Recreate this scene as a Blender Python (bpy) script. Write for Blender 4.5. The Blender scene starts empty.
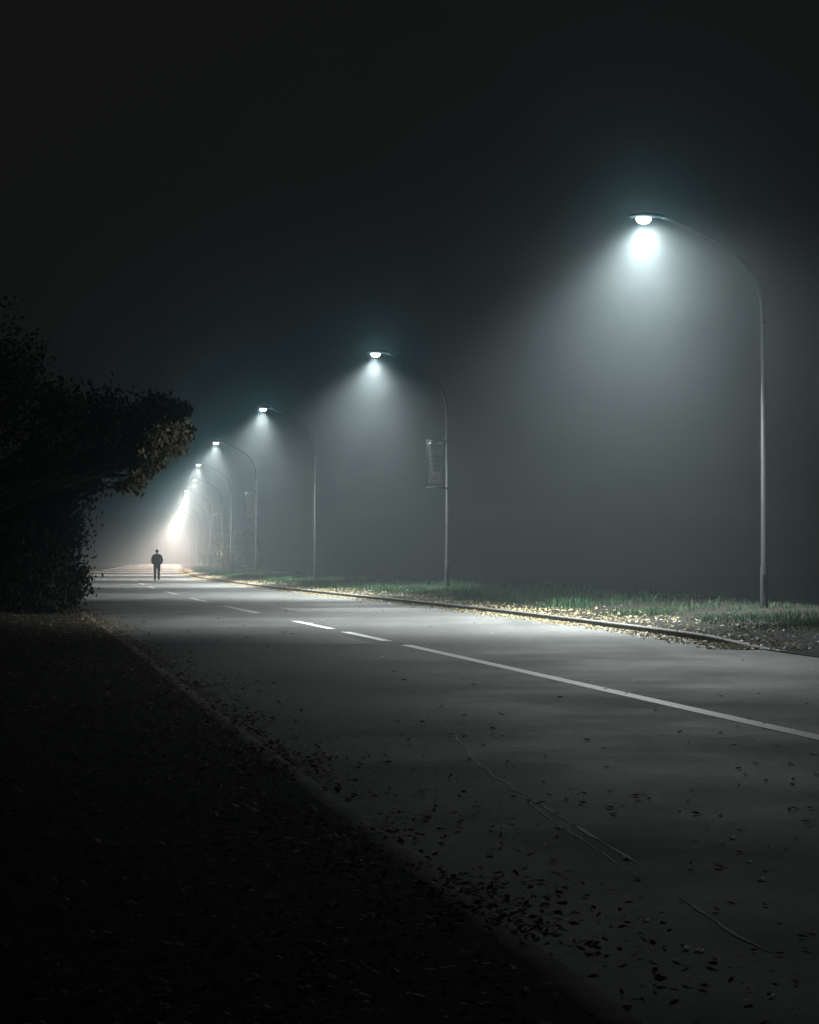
import bpy, bmesh, math, random
import numpy as np
from mathutils import Vector, Matrix, noise
from math import radians as R, pi, sin, cos, tan, atan2, sqrt

rnd = random.Random(7)
npr = np.random.default_rng(11)
scene = bpy.context.scene
col = scene.collection

# ------------------------------------------------------------------ camera
EYE = 1.30
F = 1800.0
cam_d = bpy.data.cameras.new('camera')
cam = bpy.data.objects.new('camera', cam_d)
col.objects.link(cam)
scene.camera = cam
cam_d.sensor_fit = 'VERTICAL'
cam_d.sensor_height = 24.0
cam_d.lens = 24.0 * F / 1024.0
cam_d.clip_start = 0.1
cam_d.clip_end = 3000
cam.location = (0, 0, EYE)
cam.rotation_euler = (R(90) + math.atan((558 - 512) / F), 0, 0)

# ------------------------------------------------------------------ night sky
world = bpy.data.worlds.new('World')
scene.world = world
world.use_nodes = True
wn = world.node_tree
bg = wn.nodes['Background']
bg.inputs['Color'].default_value = (0.98, 1.0, 1.0, 1)
bg.inputs['Strength'].default_value = 0.0064

scene.view_settings.view_transform = 'Standard'
scene.view_settings.look = 'None'
scene.view_settings.exposure = 0.0
scene.view_settings.gamma = 1.0
scene.view_settings.use_curve_mapping = False

scene.render.engine = 'CYCLES'
cy = scene.cycles
cy.max_bounces = 6
cy.diffuse_bounces = 2
cy.glossy_bounces = 2
cy.transmission_bounces = 2
cy.transparent_max_bounces = 4
cy.volume_bounces = 0
cy.sample_clamp_direct = 0
cy.sample_clamp_indirect = 2.0
cy.use_light_tree = True
cy.use_denoising = True
cy.use_adaptive_sampling = False
cy.denoising_input_passes = 'RGB_ALBEDO_NORMAL'

# lamp and air settings
SPOT_W = 2500
SIDE_W = 9500
SIDE_ANGLE = 69
SIDE_TILT = 47
CORE_W = 27000
CORE_ANGLE = 104
GLOW_W = 80
SPOT_ANGLE = 164
SPOT_TILT = 13
LIGHT_COL = (0.90, 1.0, 0.99)
GLOW_COL = (0.35, 0.85, 1.0)
HAZE_DENSITY = 0.0004
MIST_DENSITY = 0.0006
DROP_DENSITY = 0.0038
DROP_ANISO = 0.91
DROP_COL = (0.84, 0.96, 1.0)
MIST_COL = (0.72, 0.90, 1.0)
MIST_ANISO = 0.1
HAZE_COL = (0.50, 0.62, 0.70)
HAZE_ABS = (0.6, 0.2, 0.05)
HAZE_ANISO = 0.1

# ------------------------------------------------------------------ helpers
def tag(o, label=None, cat=None, group=None, kind=None):
    if label: o['label'] = label
    if cat: o['category'] = cat
    if group: o['group'] = group
    if kind: o['kind'] = kind
    return o

def empty(name, loc=(0, 0, 0), rz=0.0):
    o = bpy.data.objects.new(name, None)
    o.location = loc
    o.rotation_euler = (0, 0, rz)
    col.objects.link(o)
    return o

def mesh_np(name, co, faces_flat, nper, mat, smooth=False):
    """mesh from numpy arrays, all faces with nper corners"""
    me = bpy.data.meshes.new(name)
    nv = len(co); nf = len(faces_flat) // nper
    me.vertices.add(nv)
    me.vertices.foreach_set('co', np.asarray(co, dtype=np.float32).ravel())
    me.loops.add(nf * nper)
    me.loops.foreach_set('vertex_index', np.asarray(faces_flat, dtype=np.int32))
    me.polygons.add(nf)
    me.polygons.foreach_set('loop_start', np.arange(0, nf * nper, nper, dtype=np.int32))
    me.polygons.foreach_set('loop_total', np.full(nf, nper, dtype=np.int32))
    if smooth:
        me.polygons.foreach_set('use_smooth', np.ones(nf, dtype=bool))
    me.update(calc_edges=True)
    me.validate()
    me.materials.append(mat)
    return me

def link(name, me, parent=None):
    o = bpy.data.objects.new(name, me)
    col.objects.link(o)
    if parent is not None: o.parent = parent
    return o

def bm_obj(name, bm, mat, parent=None, smooth=False):
    me = bpy.data.meshes.new(name)
    bmesh.ops.recalc_face_normals(bm, faces=bm.faces[:])
    if smooth:
        for f in bm.faces: f.smooth = True
    bm.to_mesh(me); bm.free()
    me.materials.append(mat)
    return link(name, me, parent)

def add_tube(bm, pts, rad, seg=12, caps=True):
    pts = [Vector(p) for p in pts]
    n = len(pts)
    if not hasattr(rad, '__len__'): rad = [rad] * n
    rings = []
    prev = None
    for i, p in enumerate(pts):
        t = (pts[min(i + 1, n - 1)] - pts[max(i - 1, 0)]).normalized()
        if prev is None:
            a = Vector((1, 0, 0)) if abs(t.x) < 0.8 else Vector((0, 1, 0))
            u = t.cross(a).normalized()
        else:
            u = (prev - t * prev.dot(t)).normalized()
        prev = u
        v = t.cross(u)
        rings.append([bm.verts.new(p + (u * cos(2 * pi * k / seg) + v * sin(2 * pi * k / seg)) * rad[i]) for k in range(seg)])
    for a, b in zip(rings, rings[1:]):
        for k in range(seg):
            bm.faces.new((a[k], a[(k + 1) % seg], b[(k + 1) % seg], b[k]))
    if caps:
        bm.faces.new(rings[0][::-1]); bm.faces.new(rings[-1])

def add_box(bm, lo, hi, bev=0.0):
    b2 = bmesh.new()
    bmesh.ops.create_cube(b2, size=1)
    s = Vector(hi) - Vector(lo); c = (Vector(hi) + Vector(lo)) / 2
    for v in b2.verts: v.co = Vector((v.co.x * s.x, v.co.y * s.y, v.co.z * s.z)) + c
    if bev > 0:
        bmesh.ops.bevel(b2, geom=b2.edges[:], offset=bev, segments=2, profile=0.7, affect='EDGES')
    m = bpy.data.meshes.new('tmp'); b2.to_mesh(m); b2.free()
    bm.from_mesh(m); bpy.data.meshes.remove(m)

def smoothstep(a, b, x):
    t = np.clip((x - a) / (b - a), 0, 1)
    return t * t * (3 - 2 * t)

# ------------------------------------------------------------------ materials
class M:
    def __init__(s, name):
        s.m = bpy.data.materials.new(name); s.m.use_nodes = True
        s.t = s.m.node_tree; s.b = s.t.nodes['Principled BSDF']
    def n(s, typ, **kw):
        x = s.t.nodes.new(typ)
        for k, v in kw.items():
            if k in x.inputs.keys(): x.inputs[k].default_value = v
            else: setattr(x, k, v)
        return x
    def l(s, a, b): s.t.links.new(a, b)
    def ramp(s, fac, stops):
        r = s.n('ShaderNodeValToRGB')
        e = r.color_ramp.elements
        e[0].position, e[0].color = stops[0][0], (*stops[0][1], 1)
        e[1].position, e[1].color = stops[-1][0], (*stops[-1][1], 1)
        for p, c in stops[1:-1]:
            q = e.new(p); q.color = (*c, 1)
        s.l(fac, r.inputs['Fac']); return r.outputs['Color']
    def mix(s, fac, a, b, mode='MIX'):
        x = s.n('ShaderNodeMix', data_type='RGBA', blend_type=mode)
        for sock, v in ((x.inputs[0], fac), (x.inputs[6], a), (x.inputs[7], b)):
            if hasattr(v, 'is_output'): s.l(v, sock)
            elif isinstance(v, (int, float)): sock.default_value = v
            else: sock.default_value = (*v, 1)
        return x.outputs[2]
    def noise(s, vec, scale, detail=4, rough=0.6, dist=0.0):
        x = s.n('ShaderNodeTexNoise'); s.l(vec, x.inputs['Vector'])
        x.inputs['Scale'].default_value = scale; x.inputs['Detail'].default_value = detail
        x.inputs['Roughness'].default_value = rough; x.inputs['Distortion'].default_value = dist
        return x.outputs['Fac']
    def bump(s, h, strength, dist):
        x = s.n('ShaderNodeBump'); x.inputs['Strength'].default_value = strength
        x.inputs['Distance'].default_value = dist
        s.l(h, x.inputs['Height']); s.l(x.outputs['Normal'], s.b.inputs['Normal'])

def simple(name, c, rough=0.6, metal=0.0, var=0.25, scale=6.0, bump=0.0):
    m = M(name)
    tc = m.n('ShaderNodeTexCoord').outputs['Object']
    nz = m.noise(tc, scale, 5, 0.65)
    lo = tuple(x * (1 - var) for x in c); hi = tuple(min(1, x * (1 + var)) for x in c)
    m.l(m.ramp(nz, [(0.3, lo), (0.7, hi)]), m.b.inputs['Base Color'])
    m.b.inputs['Roughness'].default_value = rough
    m.b.inputs['Metallic'].default_value = metal
    if bump: m.bump(m.noise(tc, scale * 6, 4), bump, 0.01)
    return m.m

def asphalt():
    m = M('asphalt')
    tc = m.n('ShaderNodeTexCoord').outputs['Object']
    # along-road stretched coordinates for tyre lanes, rotated to the road's direction
    mp = m.n('ShaderNodeMapping'); m.l(tc, mp.inputs['Vector'])
    mp.inputs['Rotation'].default_value = (0, 0, R(-12.4)); mp.inputs['Scale'].default_value = (1.0, 0.05, 1)
    lanes = m.noise(mp.outputs['Vector'], 1.1, 3, 0.5)
    mp2 = m.n('ShaderNodeMapping'); m.l(tc, mp2.inputs['Vector'])
    mp2.inputs['Rotation'].default_value = (0, 0, R(-12.4)); mp2.inputs['Scale'].default_value = (0.10, 0.55, 1)
    cross = m.noise(mp2.outputs['Vector'], 0.6, 4, 0.6)
    big = m.noise(tc, 0.35, 5, 0.6)
    fine = m.noise(tc, 140, 3, 0.7)
    grit = m.noise(tc, 55, 4, 0.75)
    base = m.ramp(fine, [(0.32, (0.045, 0.046, 0.046)), (0.55, (0.088, 0.088, 0.086)), (0.75, (0.19, 0.19, 0.185))])
    c1 = m.mix(1.0, base, m.ramp(lanes, [(0.35, (0.86, 0.86, 0.86)), (0.65, (1.12, 1.12, 1.12))]), 'MULTIPLY')
    c2 = m.mix(1.0, c1, m.ramp(cross, [(0.38, (0.87, 0.87, 0.87)), (0.62, (1.1, 1.1, 1.1))]), 'MULTIPLY')
    mid = m.noise(tc, 22, 6, 0.8)
    c2 = m.mix(1.0, c2, m.ramp(mid, [(0.36, (0.5, 0.5, 0.5)), (0.5, (1.0, 1.0, 1.0)), (0.64, (1.8, 1.8, 1.78))]), 'MULTIPLY')
    med = m.noise(tc, 4.5, 7, 0.85)
    c2 = m.mix(1.0, c2, m.ramp(med, [(0.36, (0.60, 0.60, 0.60)), (0.5, (1.0, 1.0, 1.0)), (0.62, (1.5, 1.5, 1.48))]), 'MULTIPLY')
    c3 = m.mix(1.0, c2, m.ramp(big, [(0.35, (0.75, 0.75, 0.74)), (0.65, (1.2, 1.2, 1.2))]), 'MULTIPLY')
    m.l(c3, m.b.inputs['Base Color'])
    rr = m.n('ShaderNodeMapRange'); m.l(big, rr.inputs['Value'])
    rr.inputs['From Min'].default_value = 0.35; rr.inputs['From Max'].default_value = 0.65
    rr.inputs['To Min'].default_value = 0.68; rr.inputs['To Max'].default_value = 0.85
    m.l(rr.outputs['Result'], m.b.inputs['Roughness'])
    m.b.inputs['Specular IOR Level'].default_value = 0.28
    m.bump(grit, 0.35, 0.010)
    return m.m

def soil():
    m = M('soil')
    tc = m.n('ShaderNodeTexCoord').outputs['Object']
    a = m.noise(tc, 3.0, 6, 0.7); b = m.noise(tc, 30, 5, 0.7)
    c = m.mix(0.5, m.ramp(a, [(0.3, (0.007, 0.007, 0.005)), (0.7, (0.019, 0.017, 0.013))]),
              m.ramp(b, [(0.35, (0.006, 0.005, 0.004)), (0.7, (0.024, 0.021, 0.016))]))
    m.l(c, m.b.inputs['Base Color']); m.b.inputs['Roughness'].default_value = 0.95
    m.b.inputs['Specular IOR Level'].default_value = 0.15
    m.bump(b, 0.9, 0.05)
    return m.m

def leafmat(name, stops, rough=0.5, transl=0.0, spec=0.25):
    m = M(name)
    g = m.n('ShaderNodeNewGeometry').outputs['Random Per Island']
    c = m.ramp(g, stops)
    tc = m.n('ShaderNodeTexCoord').outputs['Object']
    c = m.mix(1.0, c, m.ramp(m.noise(tc, 60, 3), [(0.3, (0.7, 0.7, 0.7)), (0.7, (1.2, 1.2, 1.2))]), 'MULTIPLY')
    m.l(c, m.b.inputs['Base Color']); m.b.inputs['Roughness'].default_value = rough
    m.b.inputs['Specular IOR Level'].default_value = spec
    if transl > 0:
        tr = m.n('ShaderNodeBsdfTranslucent'); m.l(c, tr.inputs['Color'])
        mx = m.n('ShaderNodeMixShader'); mx.inputs[0].default_value = transl
        m.l(m.b.outputs[0], mx.inputs[1]); m.l(tr.outputs[0], mx.inputs[2])
        m.l(mx.outputs[0], m.t.nodes['Material Output'].inputs['Surface'])
    return m.m

def paint(k=1.0):
    m = M('worn_white_paint')
    tc = m.n('ShaderNodeTexCoord').outputs['Object']
    a = m.noise(tc, 9, 6, 0.75); b = m.noise(tc, 90, 3, 0.7)
    c = m.mix(0.5, m.ramp(a, [(0.30, (0.14, 0.14, 0.14)), (0.42, (0.62 * k,) * 3), (0.7, (0.82 * k,) * 3)]),
              m.ramp(b, [(0.30, (0.14, 0.14, 0.14)), (0.45, (0.75 * k,) * 3)]))
    m.l(c, m.b.inputs['Base Color']); m.b.inputs['Roughness'].default_value = 0.6
    return m.m

MAT = {}
MAT['asphalt'] = asphalt()
MAT['path'] = simple('path_tarmac', (0.022, 0.022, 0.022), 1.0, 0, 0.4, 25, 0.1)
MAT['path'].node_tree.nodes['Principled BSDF'].inputs['Specular IOR Level'].default_value = 0.1
MAT['patch'] = simple('asphalt_patch', (0.050, 0.050, 0.050), 0.6, 0, 0.4, 60, 0.5)
MAT['soil'] = soil()
MAT['paint'] = paint()
MAT['faded_paint'] = paint(0.45)
MAT['kerb'] = simple('kerb_concrete', (0.11, 0.107, 0.10), 0.8, 0, 0.45, 9, 0.4)
MAT['kerb_left'] = simple('edging_concrete', (0.13, 0.12, 0.105), 0.9, 0, 0.8, 2.2, 0.4)
MAT['scrape'] = simple('scraped_asphalt', (0.38, 0.38, 0.36), 0.7, 0, 0.6, 30, 0.3)
MAT['steel'] = simple('galvanised_steel', (0.022, 0.023, 0.025), 0.5, 0.0, 0.2, 14)
MAT['arm_paint'] = simple('dark_grey_paint', (0.025, 0.026, 0.027), 0.6, 0, 0.2, 10)
MAT['steel'].node_tree.nodes['Principled BSDF'].inputs['Specular IOR Level'].default_value = 0.1
MAT['housing'] = simple('lamp_housing', (0.03, 0.03, 0.032), 0.6, 0.0, 0.2, 10)
MAT['bark'] = simple('bark', (0.055, 0.045, 0.035), 0.9, 0, 0.5, 12, 0.9)
MAT['pale_leaf'] = leafmat('pale_fallen_leaf', [(0, (0.12, 0.09, 0.05)), (0.4, (0.30, 0.25, 0.14)), (0.75, (0.44, 0.38, 0.24)), (1, (0.20, 0.13, 0.06))], 0.55, 0.3)
MAT['brown_leaf'] = leafmat('brown_fallen_leaf', [(0, (0.05, 0.036, 0.024)), (0.5, (0.17, 0.12, 0.07)), (0.85, (0.32, 0.23, 0.13)), (1, (0.6, 0.5, 0.32))], 0.65, 0.4, 0.15)
MAT['road_leaf_dark'] = leafmat('dark_wet_leaf', [(0, (0.035, 0.026, 0.018)), (1, (0.08, 0.058, 0.036))], 0.5, 0.3, 0.2)
MAT['road_leaf_light'] = leafmat('pale_dry_leaf', [(0, (0.42, 0.35, 0.22)), (1, (0.72, 0.64, 0.46))], 0.5, 0.4, 0.3)
MAT['unlit_crown'] = leafmat('unlit_leaf', [(0, (0.012, 0.010, 0.006)), (0.6, (0.028, 0.021, 0.012)), (1, (0.07, 0.05, 0.028))], 0.8, 0.3)  # rest of the same crown, darkened in colour to read as unlit
MAT['lit_gold'] = leafmat('lit_gold_leaf', [(0, (0.02, 0.015, 0.01)), (0.3, (0.10, 0.075, 0.045)), (0.5, (0.60, 0.48, 0.30)), (1, (0.85, 0.74, 0.54))], 0.6, 0.4)  # golden leaves painted brighter to stand in for lamp light on them
MAT['dark_crown'] = leafmat('dark_foliage', [(0, (0.008, 0.010, 0.006)), (0.6, (0.018, 0.018, 0.010)), (1, (0.034, 0.030, 0.016))], 0.85, 0.2)
MAT['hedge'] = leafmat('hedge_foliage', [(0, (0.016, 0.03, 0.014)), (1, (0.05, 0.075, 0.03))], 0.6, 0.2)
MAT['grass'] = leafmat('grass_blade', [(0, (0.012, 0.036, 0.018)), (0.6, (0.022, 0.060, 0.028)), (1, (0.07, 0.085, 0.045))], 0.8, 0.2, 0.08)

lens = M('lamp_lens')
lens.b.inputs['Base Color'].default_value = (0.8, 0.8, 0.8, 1)
lens.b.inputs['Emission Color'].default_value = (1.0, 0.98, 0.92, 1)
lens.b.inputs['Emission Strength'].default_value = 30
lens.m.cycles.emission_sampling = 'NONE'
MAT['lens'] = lens.m

def banner_mat():
    m = M('banner_cloth')
    tc = m.n('ShaderNodeTexCoord').outputs['Object']
    nz = m.noise(tc, 4, 4)
    c = m.ramp(nz, [(0.3, (0.20, 0.23, 0.24)), (0.7, (0.30, 0.33, 0.34))])
    m.l(c, m.b.inputs['Base Color']); m.b.inputs['Roughness'].default_value = 0.8
    tr = m.n('ShaderNodeBsdfTranslucent'); m.l(c, tr.inputs['Color'])
    mx = m.n('ShaderNodeMixShader'); mx.inputs[0].default_value = 0.35
    m.l(m.b.outputs[0], mx.inputs[1]); m.l(tr.outputs[0], mx.inputs[2])
    m.l(mx.outputs[0], m.t.nodes['Material Output'].inputs['Surface'])
    return m.m
MAT['banner'] = banner_mat()
MAT['banner_print'] = simple('banner_print', (0.13, 0.14, 0.155), 0.8, 0, 0.3, 8)
MAT['banner_pale'] = simple('banner_pale_print', (0.30, 0.29, 0.31), 0.8, 0, 0.3, 8)

# ------------------------------------------------------------------ layout curves (x as a function of distance y)
def curve(knots):
    ys = np.array([k[0] for k in knots], float); xs = np.array([k[1] for k in knots], float)
    d = np.gradient(xs, ys)
    def f(y):
        y = np.asarray(y, float)
        i = np.clip(np.searchsorted(ys, y) - 1, 0, len(ys) - 2)
        h = ys[i + 1] - ys[i]; t = (y - ys[i]) / h
        inside = (y >= ys[0]) & (y <= ys[-1])
        v = ((2*t**3 - 3*t**2 + 1) * xs[i] + (t**3 - 2*t**2 + t) * h * d[i] +
             (-2*t**3 + 3*t**2) * xs[i + 1] + (t**3 - t**2) * h * d[i + 1])
        lo = xs[0] + (y - ys[0]) * d[0]; hi = xs[-1] + (y - ys[-1]) * d[-1]
        return np.where(inside, v, np.where(y < ys[0], lo, hi))
    return f
centre = curve([(-15, 9.2), (0, 5.86), (13, 2.97), (27, -0.08), (37, -2.33), (48.7, -5.0), (63, -8.05), (86.4, -12.7),
                (117, -17.9), (138, -21.0), (167, -24.9), (193, -28.4), (249, -35.9), (308, -43.7), (400, -56)])
kerb_r = curve([(-15, 14.5), (0, 10.6), (15, 7.0), (25.4, 5.0), (31.6, 4.0), (36.6, 3.1), (42.5, 1.95), (48.7, 0.55), (58.5, -1.75), (74, -5.3),
                (90, -8.6), (117, -13.7), (156, -19.4), (193, -24.3), (249, -31.6), (308, -39.3), (400, -51.5)])
def kerb_l(y): return centre(y) - 4.12
Y0, Y1 = -14.0, 400.0

def fbm(x, y, s, seed=0.0):
    return noise.fractal(Vector((x * s + seed, y * s - seed, seed)), 0.8, 2.0, 4)

def gz(x, y):
    """height of the ground sheet"""
    xl = float(kerb_l(y)); xr = float(kerb_r(y))
    if x < xl:
        a = xl - x
        if a < 0.12: return -0.06
        z = 0.046 + 0.05 * min(max(a - 0.13, 0), 7) + 0.03 * fbm(x, y, 1.3) * min(1, a)
        return z
    if x > xr:
        b = x - xr
        if b < 0.10: return -0.06
        k = float(smoothstep(24.2, 28.5, y))
        top = 0.02 + 0.075 * k
        z = top + 0.035 * min(max(b - 0.14, 0), 5.0) * (0.3 + 0.7 * k)
        z += 0.03 * fbm(x, y, 1.1, 3.1) * min(1, b)
        z -= 2.6 * float(smoothstep(6.2, 17, b))
        return z
    return -0.06

# ------------------------------------------------------------------ setting: ground, road, kerbs, markings
rows = np.concatenate([np.arange(Y0, 30, 0.5), np.arange(30, 80, 1.0), np.arange(80, 200, 2.5), np.arange(200, Y1 + 1, 8)])
a_cols = [150, 90, 55, 35, 24, 17, 12, 9, 7, 5.5, 4.5, 3.7, 3.0, 2.5, 2.0, 1.6, 1.2, 0.9, 0.6, 0.4, 0.135, 0.11]
b_cols = [0.09, 0.14, 0.4, 0.7, 1.0, 1.4, 1.8, 2.3, 2.8, 3.4, 4.0, 4.7, 5.5, 6.2, 7, 8, 9.5, 11, 13, 15, 17.5, 24, 40, 70, 110, 150]
co = []; nc = None
for y in rows:
    xl = float(kerb_l(y)); xr = float(kerb_r(y))
    xs = [xl - a for a in a_cols] + [(xl + xr) / 2] + [xr + b for b in b_cols]
    nc = len(xs)
    co += [(x, y, gz(x, y)) for x in xs]
fa = []
for i in range(len(rows) - 1):
    for j in range(nc - 1):
        p = i * nc + j
        fa += [p, p + 1, p + nc + 1, p + nc]
g = link('ground', mesh_np('ground', co, fa, 4, MAT['soil'], True)); tag(g, kind='structure')

def ribbon(name, y0, y1, fl, fr, z, mat, step=0.5, ncol=1, zf=None, kind='structure'):
    n = max(2, int((y1 - y0) / step) + 1)
    co = []; fa = []
    for i in range(n):
        y = y0 + (y1 - y0) * i / (n - 1)
        l, r = float(fl(y)), float(fr(y))
        for j in range(ncol + 1):
            x = l + (r - l) * j / ncol
            co.append((x, y, zf(x, y) + z if zf else z))
    for i in range(n - 1):
        for j in range(ncol):
            p = i * (ncol + 1) + j
            fa += [p, p + 1, p + ncol + 2, p + ncol + 1]
    o = link(name, mesh_np(name, co, fa, 4, mat)); tag(o, kind=kind)
    return o

ribbon('road', Y0, Y1, lambda y: kerb_l(y) + 0.0, lambda y: kerb_r(y) + 0.0, 0.0, MAT['asphalt'], 1.0, 6)

def kerb(name, f, side, width, top, mat, y0, y1):
    """extruded kerb with a rounded road-side arris; side=+1 lies to the right of f"""
    ys = np.arange(y0, y1, 0.6)
    co = []; fa = []; P = 7
    for y in ys:
        x = float(f(y)); t = top(y)
        prof = [(0, -0.05), (0, t - 0.022), (0.008, t - 0.007), (0.022, t), (width - 0.01, t), (width, t - 0.01), (width, -0.05)]
        for u, z in prof: co.append((x + side * u, y, z))
    for i in range(len(ys) - 1):
        for j in range(P - 1):
            p = i * P + j
            q = [p, p + 1, p + P + 1, p + P]
            fa += q if side < 0 else q[::-1]
    o = link(name, mesh_np(name, co, fa, 4, mat)); tag(o, kind='structure'); return o
kerb('kerb', kerb_r, 1, 0.15, lambda y: 0.022 + 0.085 * float(smoothstep(24.9, 28.5, y)), MAT['kerb'], 24.9, 330)
kerb('kerb', kerb_l, -1, 0.14, lambda y: 0.045, MAT['kerb_left'], Y0, 330)

# paved mouth of the side path on the right, where the kerb is dropped
ribbon('side_path', 14, 27.5, lambda y: kerb_r(y) + 0.0, lambda y: kerb_r(y) + 5.5, 0.012, MAT['path'], 0.5, 8, lambda x, y: max(gz(x, y), 0.0))

# centre line: solid near the camera, dashes beyond
W = 0.085
def line(y0, y1, name='road_marking', mat='paint'):
    ribbon(name, y0, y1, lambda y: centre(y) - W, lambda y: centre(y) + W, 0.004, MAT[mat], 0.5)
line(-10, 26.9)
for a, b in [(28.2, 31.7), (33.0, 37.1)]: line(a, b)
for a, b in [(42.3, 48.6), (53, 58.5), (64, 70), (76, 82), (88, 94), (100, 106)]: line(a, b, mat='faded_paint')

# darker patches across the lanes
for (y0, y1, f0, f1) in [(43.5, 47.0, 0.55, 0.97), (85, 86.6, 0.03, 0.97), (98.5, 100.2, 0.03, 0.97), (112, 115, 0.03, 0.97), (27.2, 30.5, 0.05, 0.42)]:
    ribbon('road_patch', y0, y1, lambda y: kerb_l(y) + f0 * (kerb_r(y) - kerb_l(y)), lambda y: kerb_l(y) + f1 * (kerb_r(y) - kerb_l(y)), 0.002, MAT['patch'], 0.5)

def pix(x, y, z=0.0):
    """ground point under a pixel of the layout survey"""
    d = F * (EYE - z) / (y - 558.0)
    return Vector(((x - 409.5) * d / F, d, z))

def scrape(pts, w):
    P = [pix(*p) for p in pts]
    co = []; fa = []
    Q = []
    for a, b in zip(P, P[1:]):
        n = max(2, int((b - a).length / 0.05))
        Q += [a.lerp(b, k / n) for k in range(n)]
    Q.append(P[-1])
    for i, p in enumerate(Q):
        t = (Q[min(i + 1, len(Q) - 1)] - Q[max(i - 1, 0)]).normalized()
        nrm = Vector((-t.y, t.x, 0))
        j = 0.02 * noise.noise(Vector((p.x * 3, p.y * 3, 0))) + 0.008 * noise.noise(Vector((p.x * 14, p.y * 14, 5)))
        e = min(1, i / 4, (len(Q) - 1 - i) / 4)
        ww = w * (0.25 + 0.75 * e) * max(0.25, 0.6 + 0.9 * noise.noise(Vector((p.x * 4, p.y * 4, 2))))
        co += [tuple(p + nrm * (j + ww) + Vector((0, 0, 0.003))), tuple(p + nrm * (j - ww) + Vector((0, 0, 0.003)))]
    for i in range(len(Q) - 1):
        fa += [2 * i, 2 * i + 1, 2 * i + 3, 2 * i + 2]
    o = link('road_scratch', mesh_np('road_scratch', co, fa, 4, MAT['scrape'])); tag(o, kind='structure')
scrape([(463, 745), (478, 764), (505, 783), (560, 816), (617, 850), (640, 864)], 0.010)
scrape([(520, 795), (560, 826), (600, 850), (645, 882), (662, 894)], 0.006)
scrape([(680, 896), (722, 926), (772, 952)], 0.009)
scrape([(489, 748), (530, 746)], 0.03)
scrape([(548, 757), (566, 756)], 0.02)
scrape([(690, 739), (735, 736), (790, 732)], 0.012)
scrape([(440, 720), (463, 745)], 0.006)

# ------------------------------------------------------------------ leaves
def leaf_shape(sz, r):
    """a pointed, slightly folded leaf: 6 outline points + 1 centre vein pair -> 4 quads"""
    L = sz; w = sz * r.uniform(0.28, 0.42); c = sz * r.uniform(0.05, 0.3)
    v = [(-L, 0, 0), (-L * .3, -w, c * .8), (L * .4, -w * .8, c), (L, 0, c * .6), (L * .4, w * .8, c), (-L * .3, w, c * .8), (-L * .3, 0, c * .15), (L * .4, 0, c * .2)]
    f = [(0, 1, 6), (0, 6, 5), (1, 2, 7, 6), (6, 7, 4, 5), (2, 3, 7), (7, 3, 4)]
    return v, f

LEAF_V = np.array([(-1, 0, 0), (-.25, -.42, .16), (-.2, 0, .03), (-.25, .42, .16), (.45, -.34, .2), (.5, 0, .06), (.45, .34, .2), (1, 0, .14)])
LEAF_F = np.array([(0, 1, 2, 2), (0, 2, 3, 3), (1, 4, 5, 2), (2, 5, 6, 3), (4, 7, 5, 5), (5, 7, 6, 6)])
def leaf_cloud(name, pts, sizes, mat, tilt=0.35, flat=True):
    """many small curled leaves in one mesh (quad pair per leaf)"""
    n = len(pts); pts = np.asarray(pts, float)
    base = np.array([(-1, 0, 0.0), (0.1, -0.62, 0.14), (1, 0, 0.1), (0.1, 0.62, 0.14)])
    yaw = npr.uniform(0, 2 * pi, n)
    if flat:
        p = npr.normal(0, tilt, n); q = npr.normal(0, tilt, n)
    else:
        p = npr.uniform(-1.4, 1.4, n); q = npr.uniform(-1.4, 1.4, n)
    cyw, syw = np.cos(yaw), np.sin(yaw); cp, sp = np.cos(p), np.sin(p); cq, sq = np.cos(q), np.sin(q)
    Z = np.zeros(n); O = np.ones(n)
    Rz = np.stack([np.stack([cyw, -syw, Z], -1), np.stack([syw, cyw, Z], -1), np.stack([Z, Z, O], -1)], 1)
    Ry = np.stack([np.stack([cp, Z, sp], -1), np.stack([Z, O, Z], -1), np.stack([-sp, Z, cp], -1)], 1)
    Rx = np.stack([np.stack([O, Z, Z], -1), np.stack([Z, cq, -sq], -1), np.stack([Z, sq, cq], -1)], 1)
    Rm = Rz @ Ry @ Rx
    w = npr.uniform(0.6, 1.15, n)
    B = np.repeat(base[None], n, 0); B[:, :, 1] *= w[:, None]
    V = np.einsum('nij,nkj->nki', Rm, B) * np.asarray(sizes)[:, None, None] + pts[:, None, :]
    idx = (np.arange(n) * 4)[:, None]
    tri = np.concatenate([idx + np.array([[0, 1, 2]]), idx + np.array([[0, 2, 3]])], 1).ravel()
    return mesh_np(name, V.reshape(-1, 3), tri, 3, mat)

def scatter(n, ymin, ymax, dist_fn, zoff=0.008, dens=None, power=1.6):
    out = []
    tries = 0
    while len(out) < n and tries < n * 12:
        tries += 1
        t = rnd.random() ** power
        y = ymin + (ymax - ymin) * t
        x = dist_fn(y)
        if dens and rnd.random() > dens(x, y): continue
        xl = float(kerb_l(y)); xr = float(kerb_r(y))
        if xl <= x <= xr: z = 0.0
        elif xr < x < xr + 0.15: z = 0.022 + 0.085 * float(smoothstep(24.9, 28.5, y))
        elif xl - 0.14 < x < xl: z = 0.045
        else: z = gz(x, y)
        out.append((x, y, z + zoff + rnd.random() * 0.012))
    return out

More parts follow.
